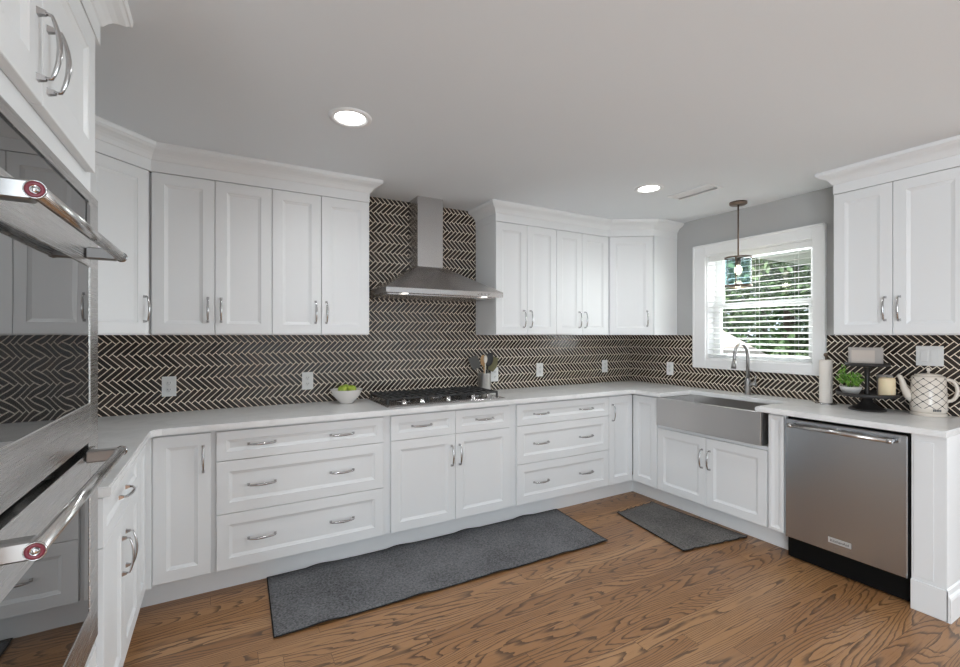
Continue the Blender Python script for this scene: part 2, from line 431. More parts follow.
# ------------------------------------------------------------------ pulls, doors, cabinets
def pull_mesh(L=.128):
    m = MB(); h = L/2-.006
    pts = []; rad = []
    N = 14
    for i in range(N+1):
        t = -1+2*i/N
        pts.append((0, -.022-.012*(1-t*t), t*h)); rad.append(.0050+.0016*(1-t*t) - .0008*abs(t))
    m.tube([(0, -.012, -h-.002)]+pts+[(0, -.012, h+.002)], [.0045]+rad+[.0045], 10, flat=.75)
    for s in (-1, 1):
        b = bmesh.new()
        bmesh.ops.create_cone(b, cap_ends=True, segments=4, radius1=.0100, radius2=.0055, depth=.014)
        b.transform(Matrix.Translation((0, -.007, s*(h+.002))) @ Matrix.Rotation(PI/2, 4, 'X') @ Matrix.Rotation(PI/4, 4, 'Z'))
        m.merge(b)
    return m.mesh('pull')
PULL = pull_mesh(.138); PULL.materials.append(M['chrome'])
def front_mesh(w, h, stile=.057, th=.020, bev=.014, dep=.009):
    """a shaker style front with a bevelled inner moulding; origin at lower left of its face, face at y=0 looking to -y"""
    b = bmesh.new(); st = min(stile, h*.30)
    def ring(ix, iz, y): return [b.verts.new(c) for c in ((ix, y, iz), (w-ix, y, iz), (w-ix, y, h-iz), (ix, y, h-iz))]
    e = .0015
    R = [ring(0, 0, th), ring(0, 0, e), ring(e, e, 0), ring(st, st, 0), ring(st+.002, st+.002, .003), ring(st+bev, st+bev, dep-.001), ring(st+bev+.002, st+bev+.002, dep)]
    b.faces.new(R[0][::-1])
    for a, c in zip(R, R[1:]):
        for i in range(4): b.faces.new((a[i], a[(i+1) % 4], c[(i+1) % 4], c[i]))
    b.faces.new(R[-1])
    bmesh.ops.recalc_face_normals(b, faces=b.faces)
    m = MB(); m.merge(b); return m
def add_front(root, kind, x0, x1, z0, z1, pulls, stile=.057):
    d = put(kind, front_mesh(x1-x0, z1-z0, stile), M['cabinet'], root, (x0, 0, z0))
    for (px, pz, o) in pulls:
        put('handle', PULL, None, d, (px-x0, 0, pz-z0), (0, 0, 0) if o == 'v' else (0, PI/2, 0))
    return d
def cabinet(name, label, loc, rz, w, z0, z1, depth, fronts, group=None, cat='cabinet', stile=.057, poly=None, body=True):
    r = thing(name, label, cat, (loc[0], loc[1], 0), rz, group)
    if body:
        m = MB()
        if poly: m.prism(poly, z0, z1)
        else: m.box(.0005, w-.0005, .0215, depth, z0, z1)
        put('body', m, M['cabinet'], r)
    for f in fronts: add_front(r, *f, stile=stile)
    return r
G = .0016
BASE_G, WALL_G = 'white base cabinets under the countertop', 'white wall cabinets below the ceiling'
BD = WY-BY-.002
# --- back run of base cabinets (x measured from each cabinet's own left)
def drawers3(w, hx):
    zs = [(.145, .434), (.437, .712), (.715, .868)]
    out = []
    for z0, z1 in zs:
        out.append(('drawer', G, w-G, z0, z1, [(hx[0], (z0+z1)/2, 'h'), (hx[1], (z0+z1)/2, 'h')]))
    return out
cabinet('base_cabinet', 'narrow white base cabinet with one upright pull in the left corner of the back run', (-.293, BY), 0, .271, .141, .8815, BD,
        [('door', G, .247, .145, .868, [(.214, .738, 'v')])], BASE_G)
put('corner_post', MB().box(-.043, -.0005, -.0185, .0210, .141, .8815).box(-.043, 0, .0215, BD, .141, .8815), M['cabinet'], bpy.data.objects['base_cabinet'])
cabinet('drawer_cabinet', 'wide white three-drawer base cabinet left of the cooktop', (-.022, BY), 0, .937, .141, .8815, BD,
        drawers3(.893, (.216, .641)), BASE_G)
cabinet('cooktop_cabinet', 'white base cabinet of two drawers and two doors under the gas cooktop', (.915, BY), 0, .938, .141, .8815, BD,
        [('drawer', G, .443, .715, .868, [(.204, .795, 'h')]), ('drawer', .446, .874, .715, .868, [(.668, .795, 'h')]),
         ('door', G, .443, .145, .712, [(.416, .573, 'v')]), ('door', .446, .874, .145, .712, [(.475, .573, 'v')])], BASE_G)
cabinet('drawer_cabinet', 'white three-drawer base cabinet right of the cooktop', (1.853, BY), 0, .904, .141, .8815, BD,
        drawers3(.904, (.215, .655)), BASE_G)
cabinet('base_cabinet', 'narrow white base cabinet with one pull just left of the inner corner by the sink', (2.757, BY), 0, .272, .141, .8815, BD,
        [('door', G, .271, .145, .868, [(.038, .735, 'v')])], BASE_G)
# --- right run (faces -x; local x runs toward the camera side)
RZ = -PI/2
RD = WX-RX-.008
cabinet('base_cabinet', 'plain white base cabinet without a pull, left of the steel sink', (RX, BY-.001), RZ, .246, .141, .8815, RD,
        [('door', .003, .245, .145, .868, [])], BASE_G)
# sink base: lower box only, the sink hangs above it
sb = thing('sink_cabinet', 'white two-door base cabinet directly under the steel apron sink', 'cabinet', (RX, 2.487, 0), RZ, BASE_G)
put('body', MB().box(.0005, .8495, .0215, RD, .141, .655), M['cabinet'], sb)
for s0, s1, px in ((.004, .4225, .395), (.4255, .846, .453)):
    add_front(sb, 'door', s0, s1, .145, .632, [(px, .478, 'v')])
cabinet('filler_panel', 'slim recessed white panel cabinet between sink and dishwasher', (RX, 1.636), RZ, .100, .141, .8815, RD,
        [('door', .004, .094, .145, .868, [])], BASE_G, stile=.018)
# end panel of the run
ep = thing('end_panel', 'broad white panelled post closing the counter run right of the dishwasher', 'cabinet', (RX-.008, .937, 0), RZ)
put('body', MB().box(0, .131, 0, WX-RX-.001, 0, .8815, .002), M['cabinet'], ep)
m_ = MB().box(.010, .085, -.0045, -.0002, .17, .845, .0015); put('face_panel', m_, M['cabinet'], ep)
put('plinth_board', MB().box(-.001, .137, -.008, -.0003, 0, .150, .002), M['cabinet'], ep)
pr = MB().prism([(.1315, 0), (.147, 0), (.147, .105), (.144, .118), (.139, .128), (.136, .150), (.1315, .158)], 0, .60,
                mtx=Matrix(((1, 0, 0, 0), (0, 0, 1, -.008), (0, 1, 0, 0), (0, 0, 0, 1))))
put('baseboard', pr, M['cabinet'], ep)
# --- left run (faces +x; local x runs away from camera)
LZ = PI/2
LD = DX-LX-.002
cabinet('base_cabinet', 'white base cabinet of one drawer over two doors between ovens and the left corner', (DX, 1.757), LZ, .958, .141, .8815, LD,
        [('drawer', .045, .735, .715, .868, [(.355, .795, 'h')]), ('door', .045, .3875, .145, .712, [(.352, .56, 'v')]),
         ('door', .3905, .735, .145, .712, [(.426, .56, 'v')]), ('door', .739, .957, .145, .868, [])], BASE_G)
# --- tall oven cabinet, built round a cavity for the ovens
tc = thing('oven_cabinet', 'tall white cabinet holding the built-in double oven at the left edge', 'cabinet', (DX, .66, 0), LZ)
D2 = LD
bd = MB()
OZA, OZB, OA, OB = .50, 1.725, .09, .985          # cavity
bd.box(0, OA, .0215, D2, .141, 2.2365).box(OB, 1.09, .0215, D2, .141, 2.2365)
bd.box(OA, OB, .0215, D2, .141, OZA).box(OA, OB, .0215, D2, OZB, 2.2365).box(OA, OB, D2-.02, D2, OZA, OZB)
put('body', bd, M['cabinet'], tc)
add_front(tc, 'door', .13, .5845, 1.838, 2.232, [(.555, 1.945, 'v')], stile=.07)
add_front(tc, 'door', .5875, 1.034, 1.838, 2.232, [(.617, 1.945, 'v')], stile=.07)
add_front(tc, 'drawer', .06, 1.05, .145, .47, [(.33, .31, 'h'), (.78, .31, 'h')])
# --- wall cabinets
UD = WY-UY-.002
UZ0, UZ1 = 1.372, 2.2365
def ucab(label, x, w, split, rz=0, y=UY, d=UD, hz=1.512, x1=None):
    x1 = x1 or w
    return cabinet('wall_cabinet', label, (x, y), rz, w, UZ0, UZ1, d,
        [('door', G, split-G, 1.378, 2.2345, [(split-.034, hz, 'v')]), ('door', split+G, x1-G, 1.378, 2.2345, [(split+.030, hz, 'v')])], WALL_G)
ucab('white two-door wall cabinet on the back wall, beside the left corner cabinet', -.321, .584, .292)
ucab('white two-door wall cabinet just left of the range hood', .263, .582, .280)
ucab('white two-door wall cabinet just right of the range hood', 1.812, .583, .290, hz=1.498)
ucab('white two-door wall cabinet on the back wall, beside the right corner cabinet', 2.395, .579, .277, hz=1.50)
ucab('white two-door wall cabinet on the right wall above dishwasher and kettle', UX, .596, .286, RZ, 1.386, WX-UX-.002, 1.522)
def corner(label, p0, p1, poly, hx, hz):
    d = Vector((p1[0]-p0[0], p1[1]-p0[1])); ang = math.atan2(d.y, d.x); L = d.length
    mi = (Matrix.Translation((p0[0], p0[1], 0)) @ Matrix.Rotation(ang, 4, 'Z')).inverted()
    lp = [tuple((mi @ Vector((x, y, 0))).xy) for x, y in poly]
    return cabinet('corner_cabinet', label, p0, ang, L, UZ0, UZ1, 0, [('door', .012, L-.012, 1.378, 2.2345, [(hx if hx > 0 else L+hx, hz, 'v')])], WALL_G, poly=lp)
corner('white diagonal corner wall cabinet between left oven wall and back wall', (-.56, 2.721), (-.321, UY),
       [(LX+.002, WY-.002), (-.323, WY-.002), (-.323, 2.989), (-.575, 2.737), (LX+.002, 2.737)], -.036, 1.508)
corner('white diagonal corner wall cabinet between range hood side and window', (2.975, UY), (3.29, 2.735),
       [(2.977, WY-.002), (2.977, 2.985), (3.301, 2.7535), (3.301, 2.735), (WX-.002, 2.735), (WX-.002, WY-.002)], -.055, 1.515)

# ------------------------------------------------------------------ countertop (one continuous U) with the sink cut-out
CT = [(LX+.002, 1.757), (-.290, 1.757), (-.290, 2.66), (-.278, 2.69), (-.25, 2.702), (2.965, 2.702), (3.0, 2.675), (3.0, 2.432), (3.375, 2.432), (3.375, 1.690), (2.985, 1.690),
      (2.985, .80), (WX-.001, .80), (WX-.001, WY-.001), (LX+.002, WY-.001)]
tag(put('countertop', MB().prism(CT, .882, .914, .004), M['quartz']), 'white stone countertop running round all three walls', 'countertop')

# ------------------------------------------------------------------ apron sink and faucet
sk = thing('apron_sink', 'brushed steel farmhouse sink with deep apron front under the window', 'sink', (2.984, 2.06, .66))
SY0, SY1 = 1.655-2.06, 2.455-2.06
z0, z1 = .667-.66, .8810-.66
put('apron', MB().box(0, .026, SY0, SY1, z0, z1, .003), M['steel_sink'], sk)
bs = MB(); x1 = .445; t_ = .012
y0, y1 = SY0+.008, SY1-.012
bs.box(.0265, x1, y0, y0+t_, z0, z1-.001).box(.0265, x1, y1-t_, y1, z0, z1-.001).box(x1-t_, x1, y0+t_, y1-t_, z0, z1-.001)
bs.box(.0265, x1-t_, y0+t_, y1-t_, z0, z0+t_)
put('basin', bs, M['steel_sink'], sk)
put('drain', MB().lathe([(0, 0), (.045, 0), (.045, .004), (.02, .006), (0, .004)], (.25, 0, z0+t_)), M['chrome'], sk)
fc = thing('faucet', 'brushed steel gooseneck faucet with side lever behind the sink', 'faucet', (3.515, 2.045, .9145))
put('base', MB().lathe([(0, 0), (.027, 0), (.027, .006), (.021, .012), (.021, .11), (.016, .125), (0, .125)]), M['faucet'], fc)
pts = [(0, 0, .12), (0, 0, .27)]
for i in range(1, 15):
    a = PI*i/14*1.02
    pts.append((-.085+.085*math.cos(a), 0, .29+.10*math.sin(a)))
pts += [(-.172, 0, .265)]
put('spout', MB().tube(pts, .0125, 14), M['faucet'], fc)
put('spray_head', MB().tube([(-.172, 0, .268), (-.178, 0, .235), (-.183, 0, .205)], [.0135, .0175, .0185], 16), M['faucet'], fc)
put('lever', MB().tube([(0, -.018, .085), (0, -.062, .085)], .015, 12).tube([(0, -.055, .09), (-.004, -.062, .15)], [.006, .0045], 8), M['faucet'], fc)

# ------------------------------------------------------------------ dishwasher
dw = thing('dishwasher', 'stainless steel dishwasher with bar handle under the right counter', 'dishwasher', (RX, 1.534, 0), RZ)
put('tub', MB().box(.004, .590,   .030, .562, .01, .876), M['black'], dw)
dd = put('door', MB().box(.006, .583, -.010, .029, .138, .861, .004), M['steel_v'], dw)
put('kick_plate', MB().box(.004, .590, .085, .10, .0, .130), M['black'], dw)
dh = put('handle', MB().tube([(.052, -.052, .828), (.530, -.052, .828)], .0115, 16).tube([(.044, -.052, .828), (.066, -.052, .828)], .0135, 16).tube([(.516, -.052, .828), (.538, -.052, .828)], .0135, 16), M['steel_oven'], dw)
for x in (.056, .526):
    put('bracket', MB().tube([(x, -.0103, .828), (x, -.042, .828)], [.013, .009], 12), M['chrome'], dh)
bdg = put('badge', MB().box(.236, .346, -.0125, -.0103, .192, .222, .0008), M['badge'], dw)
tm = text_mesh('KitchenAid', .020, .0006)
put('lettering', tm, M['plastic_dark'], bdg, (.291, -.0131, .2065), (PI/2, 0, 0))
put('side_strip', MB().box(.5835, .590, .0, .029, .13, .876), M['black'], dw)

# ------------------------------------------------------------------ built-in double oven
ov = thing('double_oven', 'built-in stainless double oven with dark glass doors at the left edge', 'oven', (DX, .66, 0), LZ)
# local: x = y_world-.66, y = -(x_world-DX), z world
put('chassis', MB().box(.095, .98, .026, .5, .51, 1.72), M['black'], ov)
put('trim_frame', MB().box(.06, .135, -.003, .0212, .50, 1.763, .001).box(.948, 1.052, -.003, .0212, .50, 1.763, .001)
    .box(.135, .948, -.003, .0212, 1.735, 1.763, .001).box(.135, .948, -.003, .0212, .50, .560, .001), M['steel_oven'], ov)
A0, A1 = .137, .946
put('control_panel', MB().box(A0, A1, -.006, .025, 1.640, 1.724, .001), M['oven_glass'], ov)
def oven_door(z0, z1, g0, g1, hz):
    yf = -.020
    f = MB(); gx0, gx1 = A0+.06, .872
    f.box(A0, gx0, yf, .025, z0, z1, .002).box(gx1, A1, yf, .025, z0, z1, .002).box(gx0, gx1, yf, .025, g1, z1, .002).box(gx0, gx1, yf, .025, z0, g0, .002)
    d = put('door', f, M['steel_oven'], ov)
    put('window', MB().box(gx0+.0005, gx1-.0005, yf+.002, .02, g0+.0005, g1-.0005), M['oven_glass'], d)
    hx0, hx1 = .238, .838; yh = -.086
    h = put('handle', MB().tube([(hx0-.022, yh, hz), (hx1+.022, yh, hz)], .0112, 18), M['steel_oven'], ov)
    for hx in (hx0, hx1):
        put('bracket', MB().box(hx-.020, hx+.006, yh+.004, yf-.0005, hz-.0145, hz+.0145, .003), M['faucet'], h)
        sgn = -1 if hx == hx0 else 1
        ex = hx-.0222 if sgn < 0 else hx+.0222
        R = Matrix.Translation((ex, yh, hz)) @ Matrix.Rotation(sgn*PI/2, 4, 'Y')
        put('medallion_rim', MB().lathe([(0, 0), (.0132, 0), (.0132, .0025), (.0118, .0032), (.0118, .002), (0, .0025)], n=24, mtx=R), M['chrome'], h)
        put('medallion', MB().lathe([(.0060, .0022), (.0116, .0022), (.0108, .0034), (.0074, .0034), (.0060, .0022)], n=24, mtx=R), M['red'], h)
        put('medallion_centre', MB().lathe([(0, .0022), (.0050, .0022), (.0036, .0040), (0, .0040)], n=20, mtx=R), M['chrome'], h)
M['red'] = mat('red_enamel', (.16, .012, .028), .35)
oven_door(1.094, 1.632, 1.196, 1.548, 1.578)
oven_door(.575, 1.070, .655, .958, 1.066)

# ------------------------------------------------------------------ range hood
hd = thing('range_hood', 'stainless steel chimney range hood on the tiled wall above the cooktop', 'hood', (1.35, WY, 1.634))
hx0, hx1, hy = -.439, .44, -.455
def frustum(b0, b1, z0, z1):
    b = bmesh.new()
    lo = [b.verts.new((x, y, z0)) for x, y in ((b0[0], b0[2]), (b0[1], b0[2]), (b0[1], b0[3]), (b0[0], b0[3]))]
    hi = [b.verts.new((x, y, z1)) for x, y in ((b1[0], b1[2]), (b1[1], b1[2]), (b1[1], b1[3]), (b1[0], b1[3]))]
    b.faces.new(lo); b.faces.new(hi)
    for i in range(4): b.faces.new((lo[i], lo[(i+1) % 4], hi[(i+1) % 4], hi[i]))
    bmesh.ops.recalc_face_normals(b, faces=b.faces)
    m = MB(); m.merge(b); return m
put('lip', MB().box(hx0, hx1, hy, -.001, .012, .046, .001), M['steel'], hd)
put('canopy', frustum((hx0+.001, hx1-.001, hy+.001, -.001), (-.125, .088, -.20, -.001), .0462, .232), M['steel'], hd)
ch = put('chimney', MB().box(-.118, .082, -.187, -.001, .2325, CEIL-1.634-.0005), M['steel'], hd)
put('underside_filter', MB().box(hx0+.03, hx1-.03, hy+.06, -.02, .004, .0118), M['steel'], hd)
put('badge', MB().box(-.062, .062, hy-.003, hy-.0003, .020, .038, .0005), M['chrome'], hd)
for i in range(4):
    put('button', MB().lathe([(0, 0), (.006, 0), (.006, .003), (0, .003)], n=12, mtx=Matrix.Translation((.235+i*.028, hy-.0002, .029)) @ Matrix.Rotation(PI/2, 4, 'X')), M['chrome'], hd)
for x in (-.30, .30):
    put('lamp', MB().lathe([(0, 0), (.020, 0), (.022, .003), (.022, .0038), (0, .0038)], (x, hy+.032, .0078), 20), M['hood_lamp'], hd)

# ------------------------------------------------------------------ gas cooktop
ck = thing('gas_cooktop', 'stainless gas cooktop with black cast iron grates under the hood', 'cooktop', (.905, 2.765, .9145))
CW, CD = .872, .47
tr_ = MB().box(0, CW, 0, CD, 0, .008, .003).box(.012, CW-.012, .012, CD-.012, .0082, .012, .002)
put('tray', tr_, M['steel'], ck)
for i, (bx, by, br) in enumerate(((.16, .16, .045), (.16, .35, .038), (.436, .27, .058), (.712, .16, .038), (.712, .35, .045))):
    u = put('burner', MB().lathe([(0, 0), (br*1.25, 0), (br*1.2, .006), (br, .012), (0, .012)], (bx, by, .0122)), M['chrome'], ck)
    put('burner_cap', MB().lathe([(0, .0122), (br*.85, .0122), (br*.85, .018), (br*.7, .021), (0, .021)], (bx, by, .0122)), M['iron'], u)
for gx0, gx1 in ((.020, .296), (.300, .572), (.576, .852)):
    g = MB(); gy0, gy1 = .075, CD-.018; zt, zb_ = .050, .038; bw = .006
    g.box(gx0, gx1, gy0, gy0+2*bw, zb_, zt, .002).box(gx0, gx1, gy1-2*bw, gy1, zb_, zt, .002)
    g.box(gx0, gx0+2*bw, gy0+2*bw, gy1-2*bw, zb_, zt, .002).box(gx1-2*bw, gx1, gy0+2*bw, gy1-2*bw, zb_, zt, .002)
    nb = 5
    for k in range(1, nb):
        xx = gx0+(gx1-gx0)*k/nb
        g.box(xx-.0045, xx+.0045, gy0+2*bw, gy1-2*bw, zb_+.001, zt-.001)
    for fy in (.28, .52, .76):
        yy = gy0+(gy1-gy0)*fy; g.box(gx0+2*bw, gx1-2*bw, yy-.0045, yy+.0045, zb_, zt+.002)
    for (lx, ly) in ((gx0, gy0), (gx1-2*bw, gy0), (gx0, gy1-2*bw), (gx1-2*bw, gy1-2*bw)):
        g.box(lx, lx+2*bw, ly, ly+2*bw, .0122, zb_)
    put('grate', g, M['iron'], ck)
for kx in (.120, .245, .436, .627, .752):
    k = put('knob', MB().lathe([(0, 0), (.022, 0), (.021, .004), (.017, .006), (.0155, .026), (.012, .029), (0, .029)], (kx, .042, .0122), 20), M['chrome'], ck)
    put('pointer', MB().box(kx-.003, kx+.003, .026, .058, .0413, .047, .001), M['chrome'], k)

# ------------------------------------------------------------------ rugs
def rug(name, label, corners, m, waves, band):
    nu, nv = 90, 14
    A, B, Cc, D = [Vector((*c, 0)) for c in corners]        # far-left, far-right, near-right, near-left
    rnd = random.Random(len(label))
    ph = [rnd.random()*6 for _ in range(6)]
    def P(u, v):
        p = (A*(1-u)+B*u)*(1-v)+(D*(1-u)+Cc*u)*v
        e = max(0, 1-v/.16)**2+max(0, 1-(1-v)/.16)**2
        z = .0035+e*waves*max(0, math.sin(u*27+ph[0]+(2 if v > .5 else 0))+.5*math.sin(u*53+ph[1]))*.8
        return Vector((p.x, p.y, z))
    b = bmesh.new(); TH = .005
    top = [[b.verts.new(P(i/nu, j/nv)+Vector((0, 0, TH))) for i in range(nu+1)] for j in range(nv+1)]
    bot = [[b.verts.new(P(i/nu, j/nv)) for i in range(nu+1)] for j in range(nv+1)]
    for j in range(nv):
        for i in range(nu):
            f = b.faces.new((top[j][i], top[j][i+1], top[j+1][i+1], top[j+1][i])); f.smooth = True
            b.faces.new((bot[j][i], bot[j+1][i], bot[j+1][i+1], bot[j][i+1])).material_index = 1
    def wall(t, o):
        for i in range(len(t)-1): b.faces.new((t[i], o[i], o[i+1], t[i+1])).material_index = 1
    wall(top[0][::-1], bot[0][::-1]); wall(top[-1], bot[-1])
    wall([r[0] for r in top], [r[0] for r in bot]); wall([r[-1] for r in top][::-1], [r[-1] for r in bot][::-1])
    bmesh.ops.recalc_face_normals(b, faces=b.faces)
    mb = MB(); mb.merge(b)
    me = mb.mesh(name); me.materials.append(m); me.materials.append(M['rug_edge'])
    root = tag(put(name, me, None), label, 'rug')
    loop = [(0, j/nv) for j in range(nv)]+[(i/nu, 1) for i in range(nu)]+[(1, 1-j/nv) for j in range(nv)]+[(1-i/nu, 0) for i in range(nu+1)]
    pts = [P(u, v)+Vector((0, 0, .003)) for u, v in loop]
    put('binding', MB().tube(pts, .0034, 6, cap=False), M['rug_edge'], root)
    return root
rug('runner_rug', 'long grey woven runner rug on the floor before the cooktop', [(.227, 2.832), (2.290, 2.832), (2.235, 2.230), (.209, 2.257)], M['rug'], .009, True)
rug('floor_mat', 'short grey-brown woven mat on the floor before the sink', [(2.650, 2.540), (3.060, 2.560), (3.100, 1.806), (2.548, 1.888)], M['mat'], .006, False)

# ------------------------------------------------------------------ ceiling fittings
def downlight(label, x, y):
    r = thing('downlight', label, 'ceiling light', (x, y, CEIL), 0, 'recessed ceiling downlights')
    put('trim_ring', MB().lathe([(.066, -.0005), (.066, -.004), (.078, -.009), (.094, -.007), (.097, -.0005)], n=40), M['trim'], r)
    put('lens', MB().lathe([(0, -.003), (.066, -.003), (.066, -.0008), (0, -.0008)], n=40), M['lamp'], r)
    lamp('downlight_beam', 'SPOT', (x, y, CEIL-.02), (0, 0, 0), 12, (.92, .97, 1), spot_size=math.radians(170), spot_blend=.9, shadow_soft_size=.07)
downlight('round lit ceiling downlight nearer the camera, left of the picture', .52, 2.132)
downlight('round lit ceiling downlight farther away, near the ceiling vent', 2.545, 2.155)
vt = thing('ceiling_vent', 'white rectangular air vent in the ceiling near the pendant', 'vent', (2.885, 2.055, CEIL))
put('frame', MB().box(-.075, .075, -.165, -.145, -.006, -.0005, .001).box(-.075, .075, .145, .165, -.006, -.0005, .001)
    .box(-.075, -.055, -.145, .145, -.006, -.0005, .001).box(.055, .075, -.145, .145, -.006, -.0005, .001), M['trim'], vt)
lv = MB()
for i in range(9):
    mt = Matrix.Translation((-.048+i*.012, 0, -.007)) @ Matrix.Rotation(math.radians(38 if i < 5 else -38), 4, 'Y')
    lv.box(-.0065, .0065, -.1445, .1445, -.0006, .0006, 0, mt)
put('louvres', lv, M['trim'], vt)
put('duct', MB().box(-.055, .055, -.145, .145, -.0009, -.0003), M['plastic_dark'], vt)

pd = thing('pendant_light', 'small glass cylinder pendant lamp hanging by the window over the sink', 'pendant lamp', (3.40, 2.05, CEIL))
put('canopy', MB().lathe([(0, -.0005), (.060, -.0005), (.060, -.016), (.052, -.022), (0, -.022)], n=32), M['bronze'], pd)
put('rod', MB().tube([(0, 0, -.0222), (0, 0, -.415)], .0055, 12), M['bronze'], pd)
zt, zb2, R_ = -.415, -.640, .088
put('top_ring', MB().lathe([(R_+.001, zt-.012), (R_+.005, zt-.012), (R_+.005, zt), (R_+.001, zt), (R_+.001, zt-.012)], n=40).box(-R_, R_, -.006, .006, zt-.010, zt-.003).box(-.006, .006, -R_, R_, zt-.010, zt-.003), M['bronze'], pd)
put('bottom_ring', MB().lathe([(R_+.001, zb2), (R_+.006, zb2), (R_+.006, zb2+.014), (R_+.001, zb2+.014), (R_+.001, zb2)], n=40), M['bronze'], pd)
for a in (210, 330, 90):
    a = math.radians(a-8); x, y = (R_+.004)*math.cos(a), (R_+.004)*math.sin(a)
    put('strut', MB().tube([(x, y, zb2+.01), (x, y, zt-.008)], .0042, 8), M['bronze'], pd)
put('glass_shade', MB().lathe([(R_, zb2+.002), (R_, zt-.004)], n=40), M['shade_glass'], pd)
put('socket', MB().lathe([(0, zt-.0105), (.018, zt-.0105), (.018, zt-.06), (0, zt-.06)], n=20), M['bronze'], pd)
put('bulb', MB().sphere((0, 0, zt-.096), .025, (1, 1, 1.4), 20), M['bulb'], pd)
lamp('pendant_glow', 'POINT', (3.40, 2.05, CEIL-.60), (0, 0, 0), .6, (1, .8, .55), shadow_soft_size=.03)

# ------------------------------------------------------------------ outlets and switches
def outlet(label, x, z, wall):
    if wall == 'b': r = thing('outlet', label, 'outlet', (x, WY-.0003, z), 0, 'white wall outlets on the tiles')
    else: r = thing('outlet', label, 'outlet', (WX-.0062, x, z), RZ, 'white wall outlets on the tiles')
    put('cover_plate', MB().box(-.036, .036, -.006, 0, -.059, .059, .002), M['plastic'], r)
    for s in (-1, 1):
        f = put('socket', MB().lathe([(0, 0), (.0165, 0), (.0155, .0025), (0, .0025)], n=20, mtx=Matrix.Translation((0, -.0061, s*.020)) @ Matrix.Rotation(PI/2, 4, 'X')), M['plastic'], r)
        put('slots', MB().box(-.007, -.0045, -.0092, -.0087, s*.020-.002, s*.020+.007).box(.0045, .007, -.0092, -.0087, s*.020-.002, s*.020+.007)
            .box(-.002, .002, -.0092, -.0087, s*.020-.009, s*.020-.005), M['plastic_dark'], f)
outlet('white outlet on the back tiles nearest the ovens', -.267, 1.067, 'b')
outlet('white outlet on the back tiles left of the fruit bowl', .511, 1.062, 'b')
outlet('white outlet half hidden behind the utensil crock', 1.991, 1.043, 'b')
outlet('white outlet on the back tiles right of the utensil crock', 2.459, 1.064, 'b')
outlet('white outlet on the back tiles nearest the right corner', 3.242, 1.070, 'b')
outlet('white outlet on the right wall tiles between corner and window', 2.806, 1.064, 'r')
sw = thing('switch_plate', 'wide white switch plate on the tiles above the kettle', 'switch', (WX-.0062, 1.033, 1.250), RZ)
put('cover_plate', MB().box(-.060, .060, -.006, 0, -.058, .058, .002), M['plastic'], sw)
for s in (-1, 1): put('rocker', MB().box(s*.023-.017, s*.023+.017, -.0095, -.0062, -.034, .034, .0015), M['plastic'], sw)

# ------------------------------------------------------------------ things on the counters
CTZ = .9145
M['ceramic'] = mat('white_ceramic', (.78, .74, .70), .25)
M['apple'] = mat('green_apple_skin', (.34, .46, .05), .3)
t = NT(M['apple']); t.base(t.ramp(t.noise(t.coord(), 35, 3), [(.35, (.26, .40, .03)), (.65, (.50, .58, .10))]))
M['stem'] = mat('brown_stem', (.08, .05, .02), .8)
bw_ = tag(put('fruit_bowl', MB().lathe([(0, 0), (.040, 0), (.042, .006), (.060, .022), (.085, .052), (.103, .090), (.106, .094), (.102, .094), (.083, .056), (.056, .027), (0, .014)], n=48), M['ceramic'], None, (.735, 3.12, CTZ)),
    'white ceramic bowl of green apples on the counter left of the cooktop', 'bowl')
def apple(label, x, y, z, r, tilt):
    prof = []
    for i in range(17):
        a = -PI/2+PI*i/16
        rr = r*math.cos(a)*(1+.10*math.sin(a)); zz = r*.92*math.sin(a)
        if i > 12: zz -= r*.30*((i-12)/4)**2
        prof.append((max(rr, 0 if i in (0, 16) else .0005), zz))
    prof[0] = (0, prof[0][1]); prof[-1] = (0, prof[-1][1])
    o = tag(put('green_apple', MB().lathe(prof, n=24), M['apple'], None, (x, y, z), tilt), label, 'apple', 'green apples in the bowl')
    put('stem', MB().tube([(0, 0, r*.55), (.003, 0, r*1.05)], .0018, 6), M['stem'], o)
bx, by = .735, 3.12
apple('green apple at the left of the heap in the bowl', bx-.031, by-.018, CTZ+.095, .030, (.3, -.3, 0))
apple('green apple at the right of the heap in the bowl', bx+.031, by-.018, CTZ+.095, .030, (.2, .4, 1))
apple('green apple at the back of the heap, nearest the tiles', bx, by+.036, CTZ+.096, .030, (-.4, .1, 2))
apple('green apple at the bottom of the bowl under the other three', bx, by, CTZ+.045, .030, (.15, .1, .5))

